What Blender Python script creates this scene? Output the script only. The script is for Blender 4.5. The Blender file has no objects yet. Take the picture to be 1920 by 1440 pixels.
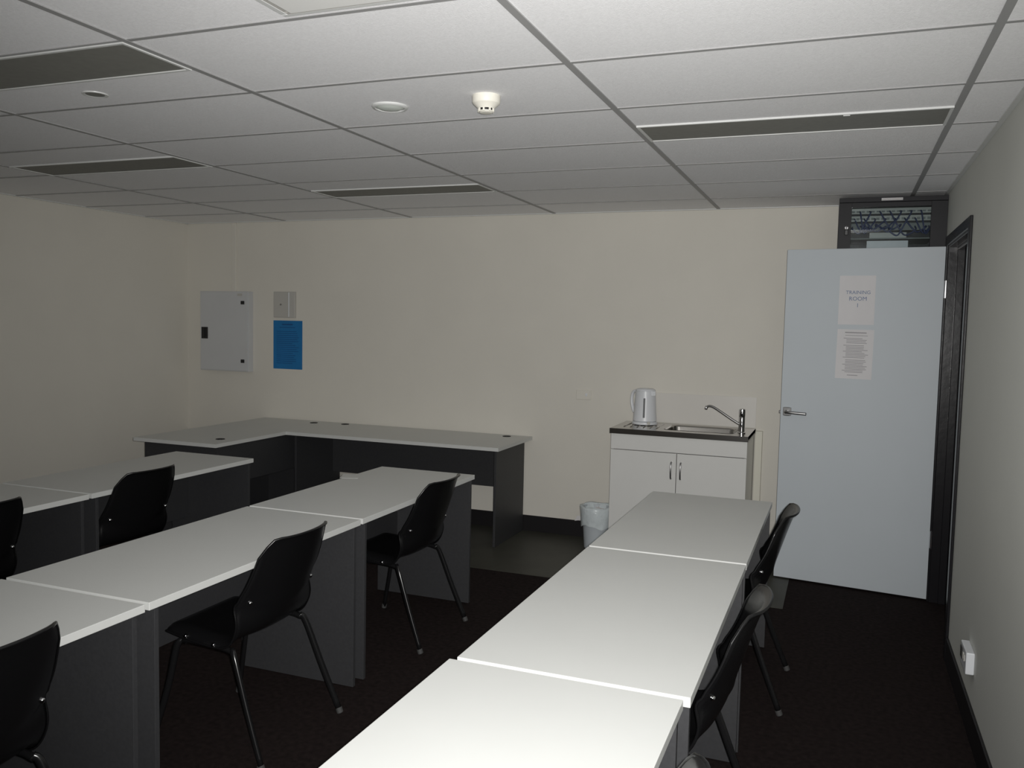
import bpy, bmesh, math, random
from mathutils import Vector, Matrix
random.seed(4)
PI = math.pi
SC = bpy.context.scene
COL = SC.collection

# ---------------------------------------------------------------- materials
def mat(name, col, rough=.6, metal=0., spec=.5, var=0., vscale=8., bump=0., bscale=60., coat=0., alpha=None, trans=0.):
    m = bpy.data.materials.new(name); m.use_nodes = True
    nt = m.node_tree; b = nt.nodes['Principled BSDF']
    b.inputs['Base Color'].default_value = (*col, 1)
    b.inputs['Roughness'].default_value = rough
    b.inputs['Metallic'].default_value = metal
    b.inputs['Specular IOR Level'].default_value = spec
    b.inputs['Coat Weight'].default_value = coat
    b.inputs['Transmission Weight'].default_value = trans
    if alpha is not None: b.inputs['Alpha'].default_value = alpha
    tc = nt.nodes.new('ShaderNodeTexCoord')
    if var:
        n = nt.nodes.new('ShaderNodeTexNoise'); n.inputs['Scale'].default_value = vscale; n.inputs['Detail'].default_value = 5
        nt.links.new(tc.outputs['Object'], n.inputs['Vector'])
        r = nt.nodes.new('ShaderNodeValToRGB')
        r.color_ramp.elements[0].position = .3; r.color_ramp.elements[1].position = .7
        r.color_ramp.elements[0].color = (*[max(0, c*(1-var)) for c in col], 1)
        r.color_ramp.elements[1].color = (*[min(1, c*(1+var)) for c in col], 1)
        nt.links.new(n.outputs['Fac'], r.inputs['Fac']); nt.links.new(r.outputs['Color'], b.inputs['Base Color'])
    if bump:
        n2 = nt.nodes.new('ShaderNodeTexNoise'); n2.inputs['Scale'].default_value = bscale; n2.inputs['Detail'].default_value = 3
        nt.links.new(tc.outputs['Object'], n2.inputs['Vector'])
        bp = nt.nodes.new('ShaderNodeBump'); bp.inputs['Strength'].default_value = bump; bp.inputs['Distance'].default_value = .01
        nt.links.new(n2.outputs['Fac'], bp.inputs['Height']); nt.links.new(bp.outputs['Normal'], b.inputs['Normal'])
    return m

M = dict(
    wall=mat('cream_wall_paint', (.715, .69, .625), .75, var=.015, vscale=3, bump=.06, bscale=180),
    wall_light_cast=mat('wall_paint_with_light_cast', (.66, .67, .63), .75, var=.015, vscale=3, bump=.06, bscale=180),  # right wall: grey-green cast of the light mixed into the wall colour
    tile=mat('mineral_fibre_ceiling_tile', (.93, .93, .945), .9, var=.04, vscale=110, bump=.22, bscale=240),
    tee=mat('grey_ceiling_grid', (.33, .33, .33), .5),
    carpet=mat('dark_brown_carpet', (.017, .012, .0115), .95, spec=.1, var=.35, vscale=45, bump=.5, bscale=350),
    vinyl=mat('dark_olive_vinyl', (.052, .052, .042), .5, spec=.35, var=.12, vscale=6),
    skirt=mat('black_skirting', (.010, .009, .010), .5, spec=.3),
    desktop=mat('white_melamine', (.62, .63, .615), .38, spec=.4, var=.01, vscale=5),
    edge=mat('white_edge_band', (.82, .82, .80), .4, spec=.4),
    char=mat('charcoal_melamine', (.037, .0375, .040), .5, spec=.35, var=.08, vscale=90),
    chair=mat('black_polypropylene', (.006, .006, .0065), .26, spec=.4, bump=.04, bscale=300),
    leg=mat('black_enamel_tube', (.008, .008, .0085), .22, spec=.5),
    chrome=mat('chrome', (.78, .78, .8), .12, 1.),
    satin=mat('satin_steel', (.42, .42, .42), .3, 1.),
    steel=mat('stainless_steel', (.52, .50, .47), .2, 1., bump=.02, bscale=90),
    black=mat('black_plastic', (.01, .01, .011), .4),
    rub=mat('grey_rubber', (.05, .05, .05), .7),
    white=mat('white_plastic', (.72, .74, .77), .35, spec=.5),
    offwhite=mat('aged_white_plastic', (.78, .76, .68), .45),
    cabinet=mat('white_laminate', (.72, .72, .70), .25, var=.01, vscale=4),
    cabside=mat('beige_cabinet_side', (.47, .45, .39), .55, var=.02, vscale=6),
    splash=mat('white_splashback', (.68, .66, .62), .3, spec=.5),
    door=mat('pale_blue_grey_door_paint', (.53, .575, .61), .55, var=.012, vscale=3),
    frame=mat('charcoal_gloss_paint', (.012, .0115, .0135), .25, spec=.4, bump=.05, bscale=25),
    paper=mat('white_paper', (.70, .69, .70), .8, var=.02, vscale=10),
    ink=mat('grey_print', (.34, .33, .35), .8),
    blueink=mat('blue_print', (.16, .22, .36), .8),
    poster=mat('bright_blue_paper', (.009, .165, .42), .7, var=.08, vscale=7),
    posterink=mat('darker_blue_print', (.006, .085, .26), .7),
    ebox=mat('grey_white_enamel', (.58, .59, .60), .5, var=.015, vscale=5),
    ebox2=mat('grey_plastic_box', (.50, .49, .46), .55),
    louvre=mat('unlit_grey_louvre', (.215, .215, .195), .55, spec=.3, var=.06, vscale=30),
    fit=mat('white_enamel_fitting', (.66, .67, .66), .4),
    dlens=mat('frosted_light_cover', (.62, .66, .62), .45),
    rack=mat('dark_grey_powder_coat', (.019, .019, .022), .5, spec=.25, var=.06, vscale=60),
    rackin=mat('rack_interior_grey', (.16, .17, .16), .5),
    panel=mat('pale_patch_panel', (.42, .41, .37), .35),
    cable=mat('blue_network_cable', (.022, .038, .12), .45),
    bag=mat('translucent_bin_liner', (.66, .72, .74), .3, spec=.6, var=.06, vscale=25, bump=.5, bscale=30),
    bin=mat('pale_grey_bucket', (.50, .54, .57), .45),
    pipe=mat('cream_duct_cover', (.74, .72, .62), .5),
    window=mat('dark_water_gauge', (.06, .065, .07), .25),
    hall=mat('corridor_wall_paint', (.35, .34, .32), .8, var=.02),
)
# tinted rack glass
g = bpy.data.materials.new('tinted_rack_glass'); g.use_nodes = True
nt = g.node_tree; nt.nodes.clear()
o_ = nt.nodes.new('ShaderNodeOutputMaterial'); mx = nt.nodes.new('ShaderNodeMixShader')
tr = nt.nodes.new('ShaderNodeBsdfTransparent'); tr.inputs[0].default_value = (.86, .90, .91, 1)
gl = nt.nodes.new('ShaderNodeBsdfGlossy'); gl.inputs['Roughness'].default_value = .03
fr = nt.nodes.new('ShaderNodeFresnel'); fr.inputs[0].default_value = 1.45
nt.links.new(fr.outputs[0], mx.inputs[0]); nt.links.new(tr.outputs[0], mx.inputs[1]); nt.links.new(gl.outputs[0], mx.inputs[2])
nt.links.new(mx.outputs[0], o_.inputs[0]); M['glass'] = g

# ---------------------------------------------------------------- mesh builder
class MB:
    def __init__(s): s.bm = bmesh.new()
    def _tr(s, vs, mtx):
        if mtx is not None: bmesh.ops.transform(s.bm, matrix=mtx, verts=vs)
    def box(s, lo, hi, bev=0., mtx=None, seg=2):
        r = bmesh.ops.create_cube(s.bm, size=1.); vs = r['verts']
        for v in vs:
            v.co = Vector([lo[i] + (v.co[i]+.5)*(hi[i]-lo[i]) for i in range(3)])
        if bev:
            es = list({e for v in vs for e in v.link_edges})
            rr = bmesh.ops.bevel(s.bm, geom=es, offset=bev, segments=seg, profile=.5, affect='EDGES')
            vs = list({v for v in rr['verts']} | {v for v in vs if v.is_valid})
        s._tr(vs, mtx); return s
    def lathe(s, prof, n=32, mtx=None, sx=1., sy=1.):
        rings = []
        for r, z in prof:
            if r < 1e-6: rings.append([s.bm.verts.new((0, 0, z))])
            else: rings.append([s.bm.verts.new((sx*r*math.cos(2*PI*k/n), sy*r*math.sin(2*PI*k/n), z)) for k in range(n)])
        for a, b in zip(rings, rings[1:]):
            for k in range(n):
                k2 = (k+1) % n
                if len(a) == 1 and len(b) == 1: continue
                if len(a) == 1: s.bm.faces.new((a[0], b[k], b[k2]))
                elif len(b) == 1: s.bm.faces.new((a[k], b[0], a[k2]))
                else: s.bm.faces.new((a[k], a[k2], b[k2], b[k]))
        s._tr([v for r in rings for v in r], mtx); return s
    def tube(s, pts, r, n=12, flat=1., cap=True):
        pts = [Vector(p) for p in pts]; rings = []; up = Vector((0, 0, 1)); N = None
        for i, p in enumerate(pts):
            t = (pts[min(i+1, len(pts)-1)] - pts[max(i-1, 0)]).normalized()
            if N is None:
                ref = up if abs(t.z) < .95 else Vector((1, 0, 0))
                N = (ref - t*ref.dot(t)).normalized()
            else: N = (N - t*N.dot(t)).normalized()
            B = t.cross(N); rr = r[i] if isinstance(r, (list, tuple)) else r
            rings.append([s.bm.verts.new(p + N*rr*math.cos(2*PI*k/n) + B*rr*flat*math.sin(2*PI*k/n)) for k in range(n)])
        for a, b in zip(rings, rings[1:]):
            for k in range(n): s.bm.faces.new((a[k], a[(k+1) % n], b[(k+1) % n], b[k]))
        if cap: s.bm.faces.new(rings[0][::-1]); s.bm.faces.new(rings[-1])
        return s
    def prism(s, poly, z0, z1):
        a = [s.bm.verts.new((x, y, z0)) for x, y in poly]; b = [s.bm.verts.new((x, y, z1)) for x, y in poly]
        n = len(poly); s.bm.faces.new(a[::-1]); s.bm.faces.new(b)
        for k in range(n): s.bm.faces.new((a[k], a[(k+1) % n], b[(k+1) % n], b[k]))
        return s
    def build(s, name, m, parent=None, loc=(0, 0, 0), rot=(0, 0, 0), smooth=False, sub=0, solid=0., auto=False):
        bmesh.ops.recalc_face_normals(s.bm, faces=s.bm.faces[:])
        me = bpy.data.meshes.new(name); s.bm.to_mesh(me); s.bm.free()
        o = bpy.data.objects.new(name, me); COL.objects.link(o)
        for mm in (m if isinstance(m, list) else [m]): me.materials.append(mm)
        o.location = loc; o.rotation_euler = rot
        if parent: o.parent = parent
        if smooth:
            for p in me.polygons: p.use_smooth = True
            if auto:
                for e in me.edges: pass
                try: me.set_sharp_from_angle(angle=math.radians(40))
                except Exception: pass
        if solid:
            md = o.modifiers.new('thickness', 'SOLIDIFY'); md.thickness = solid; md.offset = 0
        if sub:
            md = o.modifiers.new('smooth', 'SUBSURF'); md.levels = sub; md.render_levels = sub
        return o

def bez(pts, n=24):
    """Catmull-Rom through the points"""
    P = [Vector(p) for p in pts]; P = [P[0]*2-P[1]] + P + [P[-1]*2-P[-2]]; out = []
    for i in range(1, len(P)-2):
        for k in range(n):
            t = k/n; a, b, c, d = P[i-1:i+3]
            out.append(.5*((2*b)+(c-a)*t+(2*a-5*b+4*c-d)*t*t+(3*b-a-3*c+d)*t**3))
    out.append(P[-2]); return out

def thing(name, label, cat, loc=(0, 0, 0), rz=0., group=None):
    o = bpy.data.objects.new(name, None); COL.objects.link(o)
    o.empty_display_size = .1; o.location = loc; o.rotation_euler = (0, 0, rz)
    o['label'] = label; o['category'] = cat
    if group: o['group'] = group
    return o
def tag(o, label, cat, group=None):
    o['label'] = label; o['category'] = cat
    if group: o['group'] = group
    return o
def struct(o, label=None):
    o['kind'] = 'structure'
    if label: o['label'] = label
    return o
def copy_tree(o, parent=None):
    c = o.copy(); COL.objects.link(c); c.parent = parent
    for ch in list(o.children): copy_tree(ch, c)
    return c

# ---------------------------------------------------------------- room
XW, XL, YB, YF, H = .541, -5.50, 6.136, -1.6, 2.421     # right wall, left wall, back wall, wall behind, ceiling
HX = 2.0                                                # corridor
T = .12
DY0, DY1, DZ = 4.60, 5.55, 2.105                        # doorway in the right wall
struct(MB().box((XL-T, YF-T, -.1), (HX+T, YB+T, 0)).build('floor', M['carpet']))
struct(MB().box((-2.95, 5.035, 0), (-.255, YB-.001, .003)).build('floor_vinyl', M['vinyl']))
struct(MB().box((XL-T, YB, 0), (HX+T, YB+T, H+.1)).build('wall_back', M['wall']))
struct(MB().box((XL-T, YF-T, 0), (XL, YB, H+.1)).build('wall_left', M['wall']))
struct(MB().box((XL-T, YF-T, 0), (HX+T, YF, H+.1)).build('wall_front', M['wall']))
w = MB()
w.box((XW, YF, 0), (XW+T, DY0, H+.1)); w.box((XW, DY1, 0), (XW+T, YB, H+.1)); w.box((XW, DY0, DZ), (XW+T, DY1, H+.1))
struct(w.build('wall_right', M['wall_light_cast']))
struct(MB().box((HX, YF, 0), (HX+T, YB, H+.1)).build('wall_corridor', M['hall']))
struct(MB().box((XL-T, YF-T, H), (HX+T, YB+T, H+.1)).build('ceiling', M['tile']))
# ceiling grid of tee bars, perimeter angle
XA, Y0 = .350, 2.030
w = MB()
k = 0
for k in range(0, 6):
    x = XA - 1.2*k
    if x > XL+.02: w.box((x-.012, YF, H-.004), (x+.012, YB, H+.002))
struct(w.build('trim_1', M['tee']))
w = MB()
for k in range(-6, 7):
    y = Y0 + .6*k
    if YF+.02 < y < YB-.02: w.box((XL, y-.009, H-.003), (XW, y+.009, H+.002))
struct(w.build('trim_2', M['tee']))
w = MB()
w.box((XL, YB-.02, H-.006), (XW, YB, H)); w.box((XL, YF, H-.006), (XL+.02, YB, H)); w.box((XW-.02, YF, H-.006), (XW, YB, H))
struct(w.build('trim_3', M['fit']))
# skirtings
SK = .122
struct(MB().box((XL, YB-.012, 0), (XW, YB, SK), .003).build('baseboard_back', M['skirt']))
struct(MB().box((XL, YF, 0), (XL+.012, YB, SK), .003).build('baseboard_left', M['skirt']))
w = MB(); w.box((XW-.012, YF, 0), (XW, 4.545, SK), .003); w.box((XW-.012, 5.605, 0), (XW, YB, SK), .003)
struct(w.build('baseboard_right', M['skirt']))
# door frame: architrave, jambs with stop, head
w = MB()
w.box((XW-.014, DY0-.045, 0), (XW, DY0+.012, DZ+.045), .004)
w.box((XW-.014, DY1-.012, 0), (XW, DY1+.045, DZ+.045), .004)
w.box((XW-.014, DY0+.012, DZ-.012), (XW, DY1-.012, DZ+.045), .004)
for y0, y1, s0, s1 in ((DY0, DY0+.018, DY0+.018, DY0+.034), (DY1-.018, DY1, DY1-.034, DY1-.018)):
    w.box((XW-.002, y0, 0), (XW+T+.014, y1, DZ), .002)
    w.box((XW+.045, s0, 0), (XW+.085, s1, DZ-.02), .003)
w.box((XW-.002, DY0+.018, DZ-.02), (XW+T+.014, DY1-.018, DZ), .002)
w.box((XW+.045, DY0+.03, DZ-.036), (XW+.085, DY1-.03, DZ-.02), .003)
w.box((XW+T, DY0-.045, 0), (XW+T+.014, DY0+.012, DZ+.045), .004)
w.box((XW+T, DY1-.012, 0), (XW+T+.014, DY1+.045, DZ+.045), .004)
struct(w.build('trim_4', M['frame']), 'charcoal painted door frame around the doorway')

# ---------------------------------------------------------------- door leaf, swung into the room
ang = math.atan2(5.658-5.547, -.352-.535)
door = bpy.data.objects.new('door_1', None); COL.objects.link(door)
door.location = (.533, 5.547, 0); door.rotation_euler = (0, 0, ang)     # local +x runs from hinge to free edge
struct(door, 'pale blue grey door leaf standing open into the room')
LW = .892; TH = .036
# with local x pointing into the room, the camera side is local +y
MB().box((.002, -TH, .012), (LW, 0, 2.092), .002).build('door_leaf', M['door'], door)
h = MB().box((.836, 0, 1.050), (.868, .008, 1.106), .002)
h.box((.826, 0, 1.052), (.876, .009, 1.104), .003)
hp = h.build('handle_plate', M['satin'], door)
hh = MB().tube([(.851, .006, 1.076), (.851, .045, 1.076)], .011)
hh.tube(bez([(.855, .045, 1.076), (.83, .052, 1.076), (.78, .05, 1.074), (.728, .046, 1.072)], 8), .0095, flat=.8)
hh.build('door_handle', M['satin'], door, smooth=True)
MB().box((LW-.001, -.028, 1.03), (LW+.0015, -.008, 1.13)).box((LW, -.024, 1.062), (LW+.011, -.012, 1.082), .002).build('latch_plate', M['satin'], door)
for z in (1.845, .375):
    hg = MB().tube([(-.004, .008, z-.05), (-.004, .008, z+.05)], .0085, n=14)
    hg.box((-.0075, .012, z-.05), (-.0045, .034, z+.05))
    hg.build('hinge', M['chrome'], door)
# notices on the door (camera face)
dm = Matrix.Translation((.533, 5.547, 0)) @ Matrix.Rotation(ang, 4, 'Z')
def on_door(x0, x1, z0, z1, name, label, cat, tilt=0.):
    c = dm @ Vector(((x0+x1)/2, .0006, (z0+z1)/2))
    t = thing(name, label, cat, c, ang + PI)      # local +x to the right seen from the room, -y towards the room
    t.rotation_euler = (0, tilt, ang+PI)
    return t
def text(s, size, loc, parent, m, name='lettering'):
    cu = bpy.data.curves.new(name, 'FONT'); cu.body = s; cu.size = size; cu.align_x = 'CENTER'; cu.align_y = 'CENTER'
    cu.extrude = .0002; cu.resolution_u = 3
    tmp = bpy.data.objects.new(name, cu); COL.objects.link(tmp); bpy.context.view_layer.update()
    me = bpy.data.meshes.new_from_object(tmp.evaluated_get(bpy.context.evaluated_depsgraph_get()))
    bpy.data.objects.remove(tmp); me.name = name; me.materials.clear(); me.materials.append(m)
    o = bpy.data.objects.new(name, me); COL.objects.link(o)
    o.location = loc; o.rotation_euler = (PI/2, 0, 0); o.parent = parent
    return o
def px_on_door(px): return LW - px
# top sheet
t = on_door(.370, .575, 1.632, 1.928, 'paper_notice', 'upper white sheet on the open door, lettered training room in blue', 'notice')
MB().box((-.102, -.0008, -.148), (.102, 0, .148)).build('sheet', M['paper'], t)
text('TRAINING', .030, (.006, -.0012, .046), t, M['blueink'])
text('ROOM', .034, (.006, -.0012, .008), t, M['blueink'])
text('1', .034, (.006, -.0012, -.032), t, M['blueink'])
t = on_door(.368, .575, 1.302, 1.603, 'paper_notice', 'lower white sheet on the open door, covered in a printed list', 'notice', .012)
MB().box((-.104, -.0008, -.150), (.104, 0, .150)).build('sheet', M['paper'], t)
w = MB(); rr = random.Random(3)
w.box((-.060, -.0014, .128), (.062, -.0008, .134)); w.box((-.058, -.0014, .112), (.070, -.0008, .115))
z = .096
for i in range(22):
    x0 = -.050 if i % 4 else -.066
    if i in (4, 13): z -= .006
    w.box((x0, -.0014, z-.0017), (x0+.10+rr.random()*.028, -.0008, z+.0017)); z -= .0092
w.box((-.035, -.0014, -.130), (.025, -.0008, -.126))
w.build('printed_lines', M['ink'], t)

# ---------------------------------------------------------------- desks
ZT = .735; DL, DD = 1.213, .600
def make_desk(label, group):
    t = thing('classroom_desk', label, 'desk', group=group)
    # local: origin on the floor at the desk centre; x across (0.6), y along (1.21)
    d = MB().box((-DD/2, -DL/2, ZT-.025), (DD/2, DL/2, ZT), .0015).build('desk_top', M['desktop'], t)
    for y in (-DL/2+.026, DL/2-.026-.018):
        MB().box((-DD/2+.004, y, .004), (DD/2-.006, y+.018, ZT-.0255), .001).build('side_panel', M['char'], t)
    MB().box((-DD/2+.115, -DL/2+.045, .335), (-DD/2+.133, DL/2-.045, ZT-.0255), .001).build('modesty_panel', M['char'], t)
    return t
desk0 = make_desk('', 'white classroom desks in rows')
PIT = 1.2296; YFAR = 4.409
rows = [(-.5945, YFAR, ['far white desk of the door wall row, ending in front of the sink cupboard',
                   'middle white desk of the row nearest the open door, between two other desks',
                   'white desk closest to the camera, bright top running off the bottom of the photo']),
        (-2.215, YFAR, ['white desk of the middle row whose far end reaches toward the dark corner workstation',
                   'middle white desk of the middle row, a black chair pushed half under it',
                   'white desk of the middle row cut off by the left edge of the photo']),
        (-3.644, 4.289, ['white desk of the row nearest the left wall, its end facing the corner workstation',
                   'white desk of the left wall row, second from the corner workstation'])]
first = True
for x, yf, labs in rows:
    for i, lab in enumerate(labs):
        o = desk0 if first else copy_tree(desk0); first = False
        dx = -.014 if (x > -1 and i == 2) else 0
        o.location = (x+dx, yf - PIT*i - DL/2, 0); o['label'] = lab

# L-shaped corner workstation
t = thing('corner_workstation', 'large white L-shaped desk with charcoal panels along the back wall below the electrical box', 'desk', (-3.9, 5.75, 0))
ox, oy = -3.9, 5.75
def P(pts): return [(x-ox, y-oy) for x, y in pts]
WX0, WX1, WXR, WY0, WYM = -4.655, -3.935, -2.185, 4.645, 5.43
top = MB().prism(P([(WX0, WY0), (WX1, WY0), (WX1, WYM), (WXR, WYM), (WXR, YB-.012), (WX0, YB-.012)]), ZT-.025, ZT)
top.build('desk_top', M['desktop'], t)
def pan(x0, y0, z0, x1, y1, z1, name): MB().box((x0-ox, y0-oy, z0), (x1-ox, y1-oy, z1), .001).build(name, M['char'], t)
pan(-2.262, 5.545, .004, -2.244, 6.112, ZT-.0255, 'side_panel')
pan(-3.905, 5.50, .004, -3.887, 6.112, ZT-.0255, 'side_panel')
pan(-4.605, 4.70, .004, -3.965, 4.718, ZT-.0255, 'side_panel')
pan(-4.605, 4.719, .020, -4.587, 6.084, ZT-.0255, 'modesty_panel')  # added panel, hides the lit wall so the gap under the wing stays dark
pan(-4.605, 6.085, .004, -3.985, 6.103, ZT-.0255, 'side_panel')
pan(-3.886, 6.000, .345, -2.263, 6.018, ZT-.0255, 'modesty_panel')
pan(-3.983, 4.719, .430, -3.965, 6.112, ZT-.0255, 'modesty_panel')
for gx, gy in ((-4.075, 4.86), (-4.07, 6.00), (-3.80, 6.05), (-2.36, 6.03)):
    MB().lathe([(0, .0), (.02, .0), (.03, .0015), (.032, .003), (.032, -.0)], 24).build('cable_grommet', M['black'], t, (gx-ox, gy-oy, ZT))
# small sheet poking over the far edge of a middle-row desk
tag(MB().box((0, -.12, 0), (.10, 0, .0012)).build('paper_sheet', M['desktop'], None, (-2.572, 4.082, ZT+.0003), (0, 0, math.radians(22))),
    'small white sheet overhanging the back edge of the far middle-row desk', 'paper')

# ---------------------------------------------------------------- chairs
PROF = [(-.470, .404), (-.482, .420), (-.478, .438), (-.455, .447), (-.40, .446), (-.33, .440), (-.26, .434), (-.20, .431), (-.155, .436),
        (-.122, .454), (-.098, .490), (-.080, .535), (-.064, .585), (-.047, .640), (-.030, .695), (-.014, .745), (-.002, .780), (.009, .808), (.024, .813)]
PW = [.192, .197, .201, .205, .209, .213, .216, .219, .222, .225, .226, .224, .220, .214, .207, .200, .195, .192, .190]
def cr(tab, s):
    n = len(tab); s = max(0, min(n-1.0001, s)); i = int(s); t = s-i
    a, b, c, d = tab[max(0, i-1)], tab[i], tab[i+1], tab[min(n-1, i+2)]
    f = lambda a, b, c, d: .5*(2*b+(c-a)*t+(2*a-5*b+4*c-d)*t*t+(3*b-a-3*c+d)*t**3)
    return tuple(f(*q) for q in zip(a, b, c, d)) if isinstance(a, tuple) else f(a, b, c, d)
def shell_pt(u, s):
    x, z = cr(PROF, s); y = u*cr(PW, s); au = abs(u)
    b = max(0, min(1, (z-.45)/.10)); b = b*b*(3-2*b); seat = 1-b
    x -= b*.046*au**2.2                                          # back wraps forwards
    hip = math.exp(-((s-10.2)/2.2)**2)
    z += hip*.034*au**2.4; x -= hip*.026*au**2.4
    x += .0075*math.exp(-((z-.552-.035*au**2)/.009)**2)*(1-.35*au)   # moulded ridge across the lower back
    z -= seat*max(0, 1-1.2*hip)*(1-math.exp(-(s/2.6)**2))*.034*max(0, (au-.80)/.20)**1.6              # seat sides turned down
    z -= seat*.008*(1-u*u)*max(0, 1-abs((x+.28)/.2))
    return x, y, z
def shell_mesh():
    w = MB(); n = 46; nu = 21; grid = []; N_ = len(PROF)-1
    for j in range(n):
        row = []
        for i in range(nu):
            u = -1+2*i/(nu-1); u = math.copysign(abs(u)**.85, u)
            a = max(0, (abs(u)-.50)/.50)
            s0 = 2.0*a**2.6; s1 = N_ - 3.0*a**2.5                  # rounded front and top corners
            row.append(w.bm.verts.new(shell_pt(u, s0+(s1-s0)*j/(n-1))))
        grid.append(row)
    for j in range(n-1):
        for i in range(nu-1): w.bm.faces.new((grid[j][i], grid[j][i+1], grid[j+1][i+1], grid[j+1][i]))
    out = [v for v in grid[-1]] + [grid[j][-1] for j in range(n-2, -1, -1)] + [v for v in grid[0][-2::-1]] + [grid[j][0] for j in range(1, n-1)]
    return w, [v.co.copy() for v in out]
def make_chair():
    t = thing('stacking_chair', '', 'chair', group='black stacking chairs')
    w, rim = shell_mesh()
    w.build('seat_shell', M['chair'], t, smooth=True, solid=.006, sub=0)
    r = MB(); pts = rim + rim[:2]
    r.tube(pts, .005, n=8, cap=False).build('rolled_rim', M['chair'], t, smooth=True)
    def tip(lg, x, y, a): MB().lathe([(0, 0), (.0105, 0), (.0135, .003), (.0135, .022), (.0125, .024)], 14).build('foot_tip', M['rub'], lg, (x, y, .0005), (0, a, 0))
    for sy in (-1, 1):
        f = MB().tube(bez([(-.41, sy*.190, .392), (-.38, sy*.198, .402), (-.29, sy*.204, .404), (-.21, sy*.208, .402), (-.165, sy*.208, .394)], 5), .011)
        f.build('seat_rail', M['leg'], t, smooth=True)
        l = MB().tube(bez([(-.408, sy*.192, .398), (-.425, sy*.205, .372), (-.455, sy*.218, .22), (-.505, sy*.246, .014)], 6), .0125, flat=.8)
        lg = l.build('leg', M['leg'], t, smooth=True); tip(lg, -.5082, sy*.2475, .2)
        l = MB().tube(bez([(-.172, sy*.206, .402), (-.150, sy*.219, .372), (-.085, sy*.234, .20), (-.010, sy*.250, .014)], 6), .0125, flat=.8)
        lg = l.build('leg', M['leg'], t, smooth=True); tip(lg, -.0055, sy*.2515, -.36)
        for u, s_, rz_ in ((.985, 4.3, 0), (.985, 6.2, 0), (.84, 11.5, 1)):
            x, y, z = shell_pt(u*sy, s_)
            rot = (0, PI/2, sy*.35) if rz_ else (-sy*PI/2.4, 0, 0)
            MB().lathe([(.0085, -.006), (.008, .003), (.0055, .006), (0, .007)], 14).build('rivet', M['chrome'], t, (x+.003*rz_, y+(0 if rz_ else sy*.003), z+.004*(1-rz_)), rot, smooth=True)
    MB().tube([(-.40, -.192, .390), (-.40, .192, .390)], .010).build('cross_bar', M['leg'], t, smooth=True)
    return t
chair0 = make_chair()
chairs = [  # rear feet x, y centre, turn, label
    (-1.836, 2.660, 0, 'black plastic chair half under the middle desk of the middle row'),
    (-1.818, 3.850, -.02, 'black plastic chair at the far desk of the middle row, nearest the white bin'),
    (-1.830, 1.425, 0, 'black plastic chair in the bottom left corner, at the cut-off desk of the middle row'),
    (-3.264, 3.395, 0, 'black plastic chair at the left wall row, seen behind the long middle row of desks'),
    (-3.240, 2.465, 0, 'black plastic chair cut by the left edge of the photo, at the left wall row'),
    (-.170, 3.870, 0, 'black plastic chair in front of the open door, tucked under the far right desk'),
    (-.185, 2.540, 0, 'black plastic chair tucked under the middle desk of the door wall row'),
    (-.200, 1.400, 0, 'black plastic chair at the nearest desk, only its back showing at the bottom edge'),
]
for i, (x, y, rz, lab) in enumerate(chairs):
    o = chair0 if i == 0 else copy_tree(chair0)
    o.location = (x, y, 0); o.rotation_euler = (0, 0, rz); o['label'] = lab

# ---------------------------------------------------------------- sink cabinet, bench, tap, kettle, splashback
CX0, CX1, CY0 = -1.444, -.546, 5.636
t = thing('sink_cabinet', 'white two-door cupboard under the stainless sink, beside the bin', 'cabinet', ((CX0+CX1)/2, (CY0+YB)/2, 0))
cx, cy = (CX0+CX1)/2, (CY0+YB)/2
def cb(x0, y0, z0, x1, y1, z1, name, m, par, bev=.001): return MB().box((x0-cx, y0-cy, z0), (x1-cx, y1-cy, z1), bev).build(name, m, par)
for x0 in (CX0, CX1-.016): cb(x0, CY0+.019, .10, x0+.016, YB-.015, .866, 'side_panel', M['cabinet'], t)
cb(CX0+.016, CY0+.02, .10, CX1-.016, YB-.015, .116, 'base_shelf', M['cabinet'], t)
cb(CX0+.016, YB-.03, .116, CX1-.016, YB-.015, .866, 'back_panel', M['cabinet'], t)
cb(CX0+.02, CY0+.06, .004, CX1-.02, CY0+.076, .099, 'kick_board', M['cabinet'], t)
cb(CX0, CY0, .762, CX1, CY0+.018, .866, 'front_rail', M['cabinet'], t)
for x0, x1, hx in ((CX0, -.997, -1.027), (-.993, CX1, -.964)):
    d = cb(x0, CY0, .104, x1, CY0+.018, .758, 'door', M['cabinet'], t)
    MB().tube(bez([(hx-cx, CY0-cy, .700), (hx-cx, CY0-cy-.022, .694), (hx-cx, CY0-cy-.030, .645), (hx-cx, CY0-cy-.022, .596), (hx-cx, CY0-cy, .590)], 6), .0055).build('handle', M['satin'], d, smooth=True)

t = thing('sink_bench', 'stainless steel sink top with drainer on the white cupboard', 'sink', (cx, cy, .868))
BX0, BX1, BY0, BY1 = -1.108, -.650, 5.735, 6.045      # bowl
w = MB()
zt = .034
def bb(x0, y0, x1, y1, z0, z1, b=0.): w.box((x0-cx, y0-cy, z0), (x1-cx, y1-cy, z1), b)
e = .006
bb(CX0-e, CY0-.014, CX1+e, BY0, .012, zt); bb(CX0-e, BY1, CX1+e, YB-.016, .012, zt)
bb(CX0-e, BY0, BX0, BY1, .012, zt); bb(BX1, BY0, CX1+e, BY1, .012, zt)
w.build('bench_top', M['steel'], t)
w = MB(); bb(CX0-e, CY0-.016, CX1+e, CY0-.0145, .0, zt+.001); bb(CX0-e, CY0-.0145, CX0-e+.0015, YB-.016, 0, zt); bb(CX1+e-.0015, CY0-.0145, CX1+e, YB-.016, 0, zt)
w.build('front_edge', mat('dark_bench_edge', (.03, .026, .022), .3, spec=.5), t)
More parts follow.
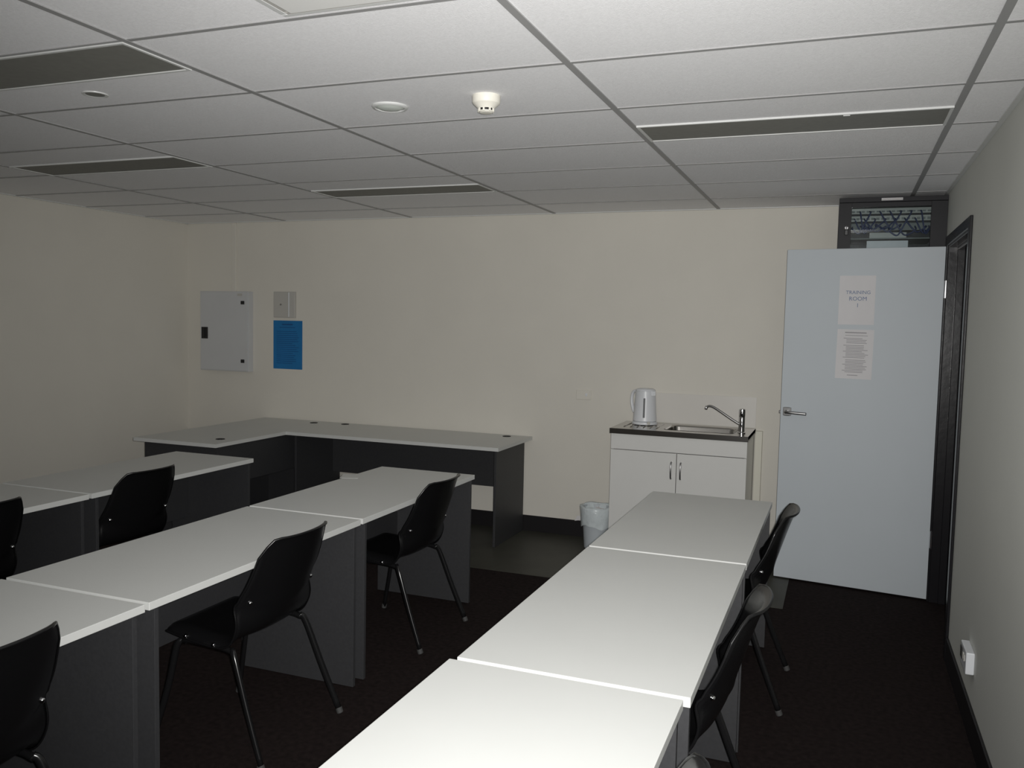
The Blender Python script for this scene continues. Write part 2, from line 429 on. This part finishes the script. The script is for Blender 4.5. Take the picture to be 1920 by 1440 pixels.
# bowl: rounded rectangular tub
def rrect(x0, y0, x1, y1, r, n=6):
    out = []
    for cx_, cy_, a0 in ((x1-r, y1-r, 0), (x0+r, y1-r, PI/2), (x0+r, y0+r, PI), (x1-r, y0+r, 1.5*PI)):
        for k in range(n+1): a = a0+PI/2*k/n; out.append((cx_+r*math.cos(a), cy_+r*math.sin(a)))
    return out
w = MB(); rings = []
for ins, z, r in ((-.003, zt+.0015, .052), (.004, zt, .05), (.008, zt-.012, .05), (.016, -.085, .05), (.03, -.112, .045), (.06, -.116, .03)):
    rings.append([w.bm.verts.new((x-cx, y-cy, z)) for x, y in rrect(BX0+ins, BY0+ins, BX1-ins, BY1-ins, r)])
for a, b in zip(rings, rings[1:]):
    n = len(a)
    for k in range(n): w.bm.faces.new((a[k], a[(k+1) % n], b[(k+1) % n], b[k]))
w.bm.faces.new(rings[-1])
w.build('sink_bowl', M['steel'], t, smooth=True)
w = MB()
for k in range(6):
    x = -1.385+.045*k
    w.tube([(x-cx, 5.75-cy, zt), (x-cx, 6.03-cy, zt)], .004, n=8, flat=.6)
w.build('drainer_ribs', M['steel'], t, smooth=True)

t = thing('mixer_tap', 'chrome mixer tap with long angled spout at the end of the sink', 'tap', (-.602, 5.80, .902))
MB().lathe([(0, .0), (.026, .0), (.026, .006), (.0195, .010), (.0185, .035), (.0195, .040), (.0195, .105), (.0185, .108)], 24).build('tap_body', M['chrome'], t, smooth=True, auto=True)
MB().lathe([(.0185, .109), (.020, .112), (.020, .150), (.0185, .160), (.012, .165), (0, .166)], 24).build('lever_cap', M['chrome'], t, smooth=True, auto=True)
MB().tube(bez([(-.012, 0, .058), (-.06, .003, .085), (-.13, .008, .128), (-.185, .014, .160), (-.215, .018, .168), (-.236, .02, .160)], 8), [.0085]*40+[.008]*1).build('spout', M['satin'], t, smooth=True)
MB().lathe([(.0, -.012), (.009, -.012), (.0105, -.008), (.0105, .010), (.008, .012)], 16).build('spout_tip', M['chrome'], t, (-.238, .02, .155), (0, .25, 0), smooth=True)

t = thing('electric_kettle', 'white plastic jug kettle with a dark water gauge on the draining board', 'kettle', (-1.285, 5.955, .9072), -.5)
MB().lathe([(0, .0), (.088, .0), (.090, .004), (.088, .016), (.078, .020)], 32).build('power_base', M['white'], t, smooth=True, auto=True)
MB().lathe([(0, .022), (.080, .022), (.083, .026), (.080, .07), (.075, .15), (.0715, .215), (.0705, .232)], 36).build('jug_body', M['white'], t, smooth=True, auto=True)
MB().lathe([(.070, .233), (.069, .243), (.055, .250), (.02, .253), (0, .253)], 36).build('lid', M['white'], t, smooth=True)
MB().tube(bez([(-.066, .0, .222), (-.10, 0, .226), (-.122, 0, .20), (-.126, 0, .15), (-.112, 0, .095), (-.098, 0, .075)], 8), .0105, flat=1.3).build('handle', M['white'], t, smooth=True)
MB().prism([(.060, -.024), (.082, -.012), (.090, 0), (.082, .012), (.060, .024)], .205, .236).build('spout', M['white'], t)
a = -.95
MB().box((-.003, -.0065, -.068), (.003, .0065, .068), .002).build('water_gauge', M['window'], t, (.0785*math.cos(a), .0785*math.sin(a), .118), (0, -.06, a))
MB().lathe([(0, 0), (.012, 0), (.012, .008), (0, .009)], 16).build('switch_knob', M['ebox2'], t, (.084*math.cos(-.55), .084*math.sin(-.55), .012), (0, PI/2, -.55))

tag(MB().box((CX0+.06, YB-.006, .905), (CX1+.004, YB-.0005, 1.118), .001).build('splashback', M['splash'], None), 'white splashback panel on the back wall behind the tap', 'splashback')
tag(MB().box((-.540, YB-.04, SK+.001), (-.492, YB-.0005, .888), .003).build('pipe_cover', M['pipe'], None), 'narrow cream pipe cover on the wall beside the sink cupboard', 'pipe cover')

# ---------------------------------------------------------------- bin
t = thing('waste_bin', 'pale bucket bin lined with a clear plastic bag beside the sink cupboard', 'bin', (-1.592, 5.86, .004))
MB().lathe([(0, .0), (.078, .0), (.082, .004), (.104, .285), (.110, .290), (.110, .296), (.102, .294), (.080, .01), (0, .008)], 36).build('bucket', M['bin'], t, smooth=True, auto=True)
w = MB(); n = 40; rr = random.Random(8); rings = []
for j, (r, z) in enumerate(((.070, .10), (.098, .27), (.104, .303), (.113, .308), (.1165, .290), (.115, .25), (.111, .20), (.108, .165))):
    ring = []
    for k in range(n):
        a = 2*PI*k/n
        q = .004*math.sin(a*7+j)+.003*math.sin(a*13+2*j)
        zz = z + (.012*math.sin(a*3+1)+.004*math.sin(a*8) if j == 7 else .004*math.sin(a*5+j))
        ring.append(w.bm.verts.new(((r+max(-.001, q))*math.cos(a), (r+max(-.001, q))*math.sin(a), zz)))
    rings.append(ring)
for a, b in zip(rings, rings[1:]):
    for k in range(n): w.bm.faces.new((a[k], a[(k+1) % n], b[(k+1) % n], b[k]))
w.build('bin_liner', M['bag'], t, smooth=True)
w = MB()
rr = random.Random(2)
bmesh.ops.create_icosphere(w.bm, subdivisions=3, radius=.05)
for v in w.bm.verts: v.co *= 1+.35*(rr.random()-.5)
for v in w.bm.verts: v.co.z *= .7
tag(w.build('crumpled_paper', M['paper'], None, (-1.575, 5.855, .262)), 'crumpled white paper in the top of the bin', 'paper')
w = MB()
q = [(-.035, -.0, .0), (.05, -.006, .018), (.056, .012, .05), (-.022, .016, .034)]
vs = [w.bm.verts.new(p) for p in q]; w.bm.faces.new(vs)
tag(w.build('paper_scrap', M['paper'], None, (-1.785, 6.085, .128), solid=.001), 'small pale scrap lying on top of the skirting beside the bin', 'paper')

# ---------------------------------------------------------------- back wall fittings
def on_wall(x0, x1, z0, z1): return ((x0+x1)/2, YB, (z0+z1)/2)
t = thing('electrical_box', 'large pale grey electrical enclosure with black latch on the back wall', 'electrical box', on_wall(-5.30, -4.79, 1.130, 1.816))
MB().box((-.262, -.062, -.347), (.258, -.0005, .347), .003).build('box_body', M['ebox'], t)
MB().box((-.255, -.069, -.340), (.250, -.0625, .340), .002).build('box_door', M['ebox'], t)
k = MB().box((-.242, -.073, .278-.347+.0), (-.172, -.0695, .380-.347), .002)
k.box((-.212, -.079, .285-.347), (-.202, -.073, .373-.347), .001)
k.build('latch', M['black'], t)
for z in (.250, -.255): MB().box((.183, -.076, z-.015), (.220, -.0695, z+.015), .003).build('hinge', M['black'], t)
MB().box((.145, -.0705, .306), (.195, -.0692, .328)).build('badge', M['ebox2'], t)
tag(MB().box((-5.0, YB-.018, 1.82), (-4.958, YB-.0005, H-.007), .002).build('cable_duct', M['wall'], None), 'cream cable trunking rising from the electrical box to the ceiling', 'cable duct')
t = thing('control_box', 'small grey plastic box on the wall above the blue poster', 'control box', on_wall(-4.556, -4.342, 1.602, 1.822))
MB().box((-.107, -.028, -.110), (.107, -.0005, .110), .004).build('box_body', M['ebox2'], t)
MB().box((-.100, -.031, -.103), (.042, -.0285, .103), .001).build('cover', M['ebox2'], t)
MB().box((.047, -.034, -.103), (.056, -.0285, .103), .001).build('ridge', M['white'], t)
MB().lathe([(0, 0), (.008, 0), (.008, .004), (0, .005)], 14).build('screw', M['satin'], t, (-.03, -.031, .0), (PI/2, 0, 0))
t = thing('blue_poster', 'bright blue paper poster on the back wall beside the electrical box', 'poster', on_wall(-4.575, -4.281, 1.163, 1.577))
MB().box((-.147, -.0016, -.207), (.147, -.0006, .207)).build('sheet', M['poster'], t)
w = MB(); w.box((-.06, -.0022, .168), (.05, -.0016, .180)); w.box((-.085, -.0022, .146), (.075, -.0016, .152)); rr = random.Random(5)
z = .115
for i in range(17): w.box((-.115, -.0022, z-.0025), (-.115+.16+rr.random()*.07, -.0016, z+.0025)); z -= .017
w.build('printed_lines', M['posterink'], t)
t = thing('wall_socket', 'small cream switch plate on the back wall between the workstation and kettle', 'wall plate', (-1.789, YB, 1.075))
MB().box((-.058, -.010, -.036), (.058, -.0005, .036), .003).build('plate', M['wall'], t)
MB().box((.014, -.014, -.010), (.030, -.0105, .012), .002).build('switch', M['white'], t)
t = thing('wall_socket', 'white socket block low on the right wall near the skirting', 'wall plate', (XW, 3.815, .292))
MB().box((-.032, -.080, -.044), (-.0005, .080, .044), .004).build('plate', M['white'], t)
MB().box((-.036, .012, -.016), (-.0325, .060, .030), .002).build('socket_face', M['rub'], t)
for y in (-.02, -.05): MB().box((-.037, y-.008, .0), (-.0325, y+.008, .026), .002).build('switch', M['ebox2'], t)

# ---------------------------------------------------------------- network rack high in the corner
RX0, RX1, RY0, RZ0, RZ1 = -.062, .5405, 5.690, 1.92, 2.405
rx, ry = (RX0+RX1)/2, YB
t = thing('network_rack', 'dark grey glass-fronted network cabinet on the wall above the open door', 'network cabinet', (rx, ry, RZ0))
def rb(x0, y0, z0, x1, y1, z1, name, m, par=t, bev=.0015): return MB().box((x0-rx, y0-ry, z0-RZ0), (x1-rx, y1-ry, z1-RZ0), bev).build(name, m, par)
w = MB()
def wb(x0, y0, z0, x1, y1, z1, b=.001): w.box((x0-rx, y0-ry, z0-RZ0), (x1-rx, y1-ry, z1-RZ0), b)
wb(RX0, RY0+.02, RZ0, RX0+.014, YB-.001, RZ1); wb(RX1-.014, RY0+.02, RZ0, RX1, YB-.001, RZ1)
wb(RX0+.014, RY0+.02, RZ1-.014, RX1-.014, YB-.001, RZ1); wb(RX0+.014, RY0+.02, RZ0, RX1-.014, YB-.001, RZ0+.014)
wb(RX0+.014, YB-.015, RZ0+.014, RX1-.014, YB-.001, RZ1-.014)
w.build('case', M['rack'], t)
w = MB()
wb(RX0, RY0, RZ0, .012, RY0+.02, RZ1-.03); wb(.452, RY0, RZ0, RX1, RY0+.02, RZ1-.03)
wb(.012, RY0, RZ0, .452, RY0+.02, RZ0+.05); wb(.012, RY0, RZ1-.058, .452, RY0+.02, RZ1-.03)
rd = w.build('front_door', M['rack'], t)
rb(.012, RY0+.008, RZ0+.05, .452, RY0+.012, RZ1-.058, 'glass_pane', M['glass'], rd, 0)
rb(RX0, RY0-.003, RZ1-.028, RX1, RY0+.02, RZ1, 'top_rail', M['rack'])
n_ = rb(.176, RY0-.0045, RZ1-.021, .294, RY0-.003, RZ1-.006, 'name_strip', M['paper'], t, 0)
w = MB(); rr = random.Random(9)
for i in range(14): wb(.181+i*.008, RY0-.005, RZ1-.018+rr.random()*.002, .186+i*.008, RY0-.0044, RZ1-.010, 0)
w.build('small_print', M['ebox2'], n_)
lk = MB().lathe([(0, 0), (.013, 0), (.013, .006), (.008, .009), (0, .009)], 20)
lk.build('lock', M['chrome'], rd, (-.014-rx, RY0-ry, 2.222-RZ0), (PI/2, 0, 0))
MB().box((-.003, -.022, -.014), (.003, -.008, .014), .001).box((-.010, -.030, -.045), (.010, -.026, -.012), .003).build('key', M['black'], rd, (-.014-rx, RY0-ry, 2.222-RZ0))
# inside: shelf frames, patch panels, switch, looped blue cables, paper
pp = rb(.0, RY0+.10, 2.318, .47, RY0+.115, 2.352, 'patch_panel', M['panel'])
w = MB()
for i in range(16): wb(.012+i*.0285, RY0+.097, 2.326, .030+i*.0285, RY0+.0995, 2.336, 0)
w.build('ports', M['rackin'], pp)
pp = rb(.0, RY0+.10, 2.272, .47, RY0+.115, 2.306, 'patch_panel', M['panel'])
w = MB()
for i in range(16): wb(.012+i*.0285, RY0+.097, 2.280, .030+i*.0285, RY0+.0995, 2.294, 0)
w.build('ports', M['rackin'], pp)
rb(.0, RY0+.10, 2.215, .47, RY0+.23, 2.260, 'network_switch', M['rackin'])
rb(.0, RY0+.06, 2.158, .47, YB-.03, 2.166, 'shelf', M['rackin'])
rb(.12, RY0+.12, 2.167, .33, RY0+.26, 2.205, 'modem', M['panel'])
rr = random.Random(12)
for i in range(14):
    x0 = .03+.030*i*.95; x1 = min(.45, max(.02, x0 + rr.choice([-1, 1])*(.05+.10*rr.random()))); zp = 2.331 if i % 2 else 2.287
    lo_ = 2.175+.05*rr.random(); d_ = .04+.03*rr.random()
    w = MB().tube([(p[0]-rx, p[1]-ry, p[2]-RZ0) for p in bez([(x0, RY0+.097, zp), (x0+.004, RY0+d_+.012, zp-.012), (x0*.7+x1*.3, RY0+d_-.01, (zp+lo_)/2-.015), (x0*.4+x1*.6, RY0+d_, lo_), (x1, RY0+d_+.01, lo_+.03), (x1, RY0+.10, 2.238)], 6)], .0048, n=8)
    w.build('patch_cable', M['cable'], t, smooth=True)
sh = rb(.105, RY0+.013, 1.975, .335, RY0+.0145, 2.144, 'paper_card', M['paper'], rd, 0)

# ---------------------------------------------------------------- ceiling fittings
def troffer(x1, y0, label):
    """unlit recessed fitting, 1.2 x 0.3 m"""
    t = thing('ceiling_light', label, 'ceiling light', (x1-.6, y0+.15, H), group='unlit recessed ceiling lights')
    a, b = .588, .147
    w = MB(); zf = -.0075
    w.box((-a, -b, zf), (a, -b+.012, .0), .001); w.box((-a, b-.012, zf), (a, b, .0), .001)
    w.box((-a, -b+.012, zf), (-a+.012, b-.012, .0), .001); w.box((a-.012, -b+.012, zf), (a, b-.012, .0), .001)
    w.build('frame', M['fit'], t)
    MB().box((-a+.012, -b+.012, -.004), (a-.012, b-.012, -.0005)).build('louvre', M['louvre'], t)
    return t
t = troffer(XA, 3.530, 'dark unlit ceiling light nearest the door wall')
MB().box((.21, -.14, -.011), (.235, -.132, -.008), .001).build('clip', M['fit'], t)
troffer(XA-2.4, 4.725, 'dark unlit ceiling light farthest back, near the middle of the back wall')
troffer(XA-2.4, 2.030, 'big dark unlit ceiling light in the top left corner of the photo')
troffer(XA-3.6, 3.540, 'dark unlit ceiling light beside the left wall')
# air vent with concentric frames
t = thing('ceiling_vent', 'white square air vent cut by the top edge of the photo', 'vent', (-1.160, 1.706, H))
for s_, z in ((.292, -.008), (.262, -.014)):
    w = MB(); q = .018
    w.box((-s_, -s_, z), (s_, -s_+q, 0), .002); w.box((-s_, s_-q, z), (s_, s_, 0), .002); w.box((-s_, -s_+q, z), (-s_+q, s_-q, 0), .002); w.box((s_-q, -s_+q, z), (s_, s_-q, 0), .002)
    w.build('vent_frame', M['fit'] if s_ > .28 else M['ebox2'], t)
MB().box((-.235, -.235, -.024), (.235, .235, -.012), .004).build('vent_face', M['edge'], t)
# smoke detector
t = thing('smoke_detector', 'cream smoke detector with dark slots hanging from a ceiling tile', 'smoke detector', (-1.252, 2.925, H))
MB().lathe([(0, 0), (.051, 0), (.052, -.004), (.051, -.026), (.049, -.029)], 32).build('base', M['offwhite'], t, smooth=True, auto=True)
MB().lathe([(.049, -.029), (.047, -.031), (.031, -.045), (.030, -.047)], 32).build('head', M['offwhite'], t, smooth=True, auto=True)
MB().lathe([(.025, -.044), (.025, -.056)], 24).build('chamber', M['black'], t)
w = MB()
for k in range(8):
    a = 2*PI*k/8+.1; w.box((-.003, -.003, -.058), (.003, .003, -.044), 0, Matrix.Translation((.0275*math.cos(a), .0275*math.sin(a), 0)) @ Matrix.Rotation(a, 4, 'Z'))
w.lathe([(.0, -.063), (.020, -.062), (.028, -.058), (.029, -.055), (0, -.055)], 28)
w.build('cap', M['offwhite'], t)
# round fittings
t = thing('round_ceiling_light', 'round white ceiling fitting beside the smoke detector', 'ceiling light', (-1.668, 2.957, H))
MB().lathe([(.056, -.0005), (.070, -.0005), (.070, -.005), (.066, -.009), (.058, -.010), (.055, -.006)], 40).build('rim', M['fit'], t, smooth=True, auto=True)
MB().lathe([(.056, -.004), (.04, -.012), (.02, -.015), (0, -.016)], 40).build('cover', M['dlens'], t, smooth=True)
t = thing('downlight', 'small round recessed downlight next to the big top left ceiling light', 'ceiling light', (-2.655, 2.482, H))
MB().lathe([(.036, -.0005), (.047, -.0005), (.046, -.004), (.038, -.005), (.034, -.003)], 32).build('rim', M['fit'], t, smooth=True, auto=True)
MB().lathe([(.035, -.001), (.02, -.0012), (0, -.0012)], 32).build('lamp_recess', M['louvre'], t)

# ---------------------------------------------------------------- light
def light(name, typ, loc, energy, **kw):
    l = bpy.data.lights.new(name, typ); l.energy = energy
    for k_, v_ in kw.items():
        if k_ != 'rot': setattr(l, k_, v_)
    o = bpy.data.objects.new(name, l); COL.objects.link(o); o.location = loc
    if 'rot' in kw: o.rotation_euler = kw['rot']
    return o
Rv, Uv, Fv = Vector((.932, .361, .0213)), Vector((-.0465, .0613, .997)), Vector((-.3588, .9307, -.0715))
# exact axes from yaw / pitch / roll
yaw, pit, rol = .36810, -.07152, .02127
Fv = Vector((-math.sin(yaw)*math.cos(pit), math.cos(yaw)*math.cos(pit), math.sin(pit)))
R0 = Vector((math.cos(yaw), math.sin(yaw), 0)); U0 = R0.cross(Fv)
Rv = math.cos(rol)*R0 + math.sin(rol)*U0; Uv = -math.sin(rol)*R0 + math.cos(rol)*U0
CAM = Vector((0, 0, 1.60))
rm = Matrix((Rv, Uv, -Fv)).transposed()
FL = 490.
fl = light('camera_flash', 'SPOT', CAM + Rv*.028 + Uv*.02, FL, spot_size=math.radians(98), spot_blend=1., shadow_soft_size=.012, color=(1, .985, .96))
fl.rotation_euler = rm.to_euler()
world = bpy.data.worlds.new('dim_world'); SC.world = world; world.use_nodes = True
world.node_tree.nodes['Background'].inputs[0].default_value = (.02, .02, .02, 1)

# ---------------------------------------------------------------- camera
cd = bpy.data.cameras.new('camera'); cam = bpy.data.objects.new('camera', cd); COL.objects.link(cam)
cd.sensor_fit = 'HORIZONTAL'; cd.sensor_width = 36.; cd.lens = 36.*1604.1/1920.; cd.clip_start = .02
cam.location = CAM; cam.rotation_euler = rm.to_euler()
SC.camera = cam
vs = SC.view_settings
SC.display_settings.display_device = 'sRGB'
vs.view_transform = 'Standard'; vs.look = 'None'; vs.exposure = 0.; vs.gamma = 1.; vs.use_curve_mapping = False
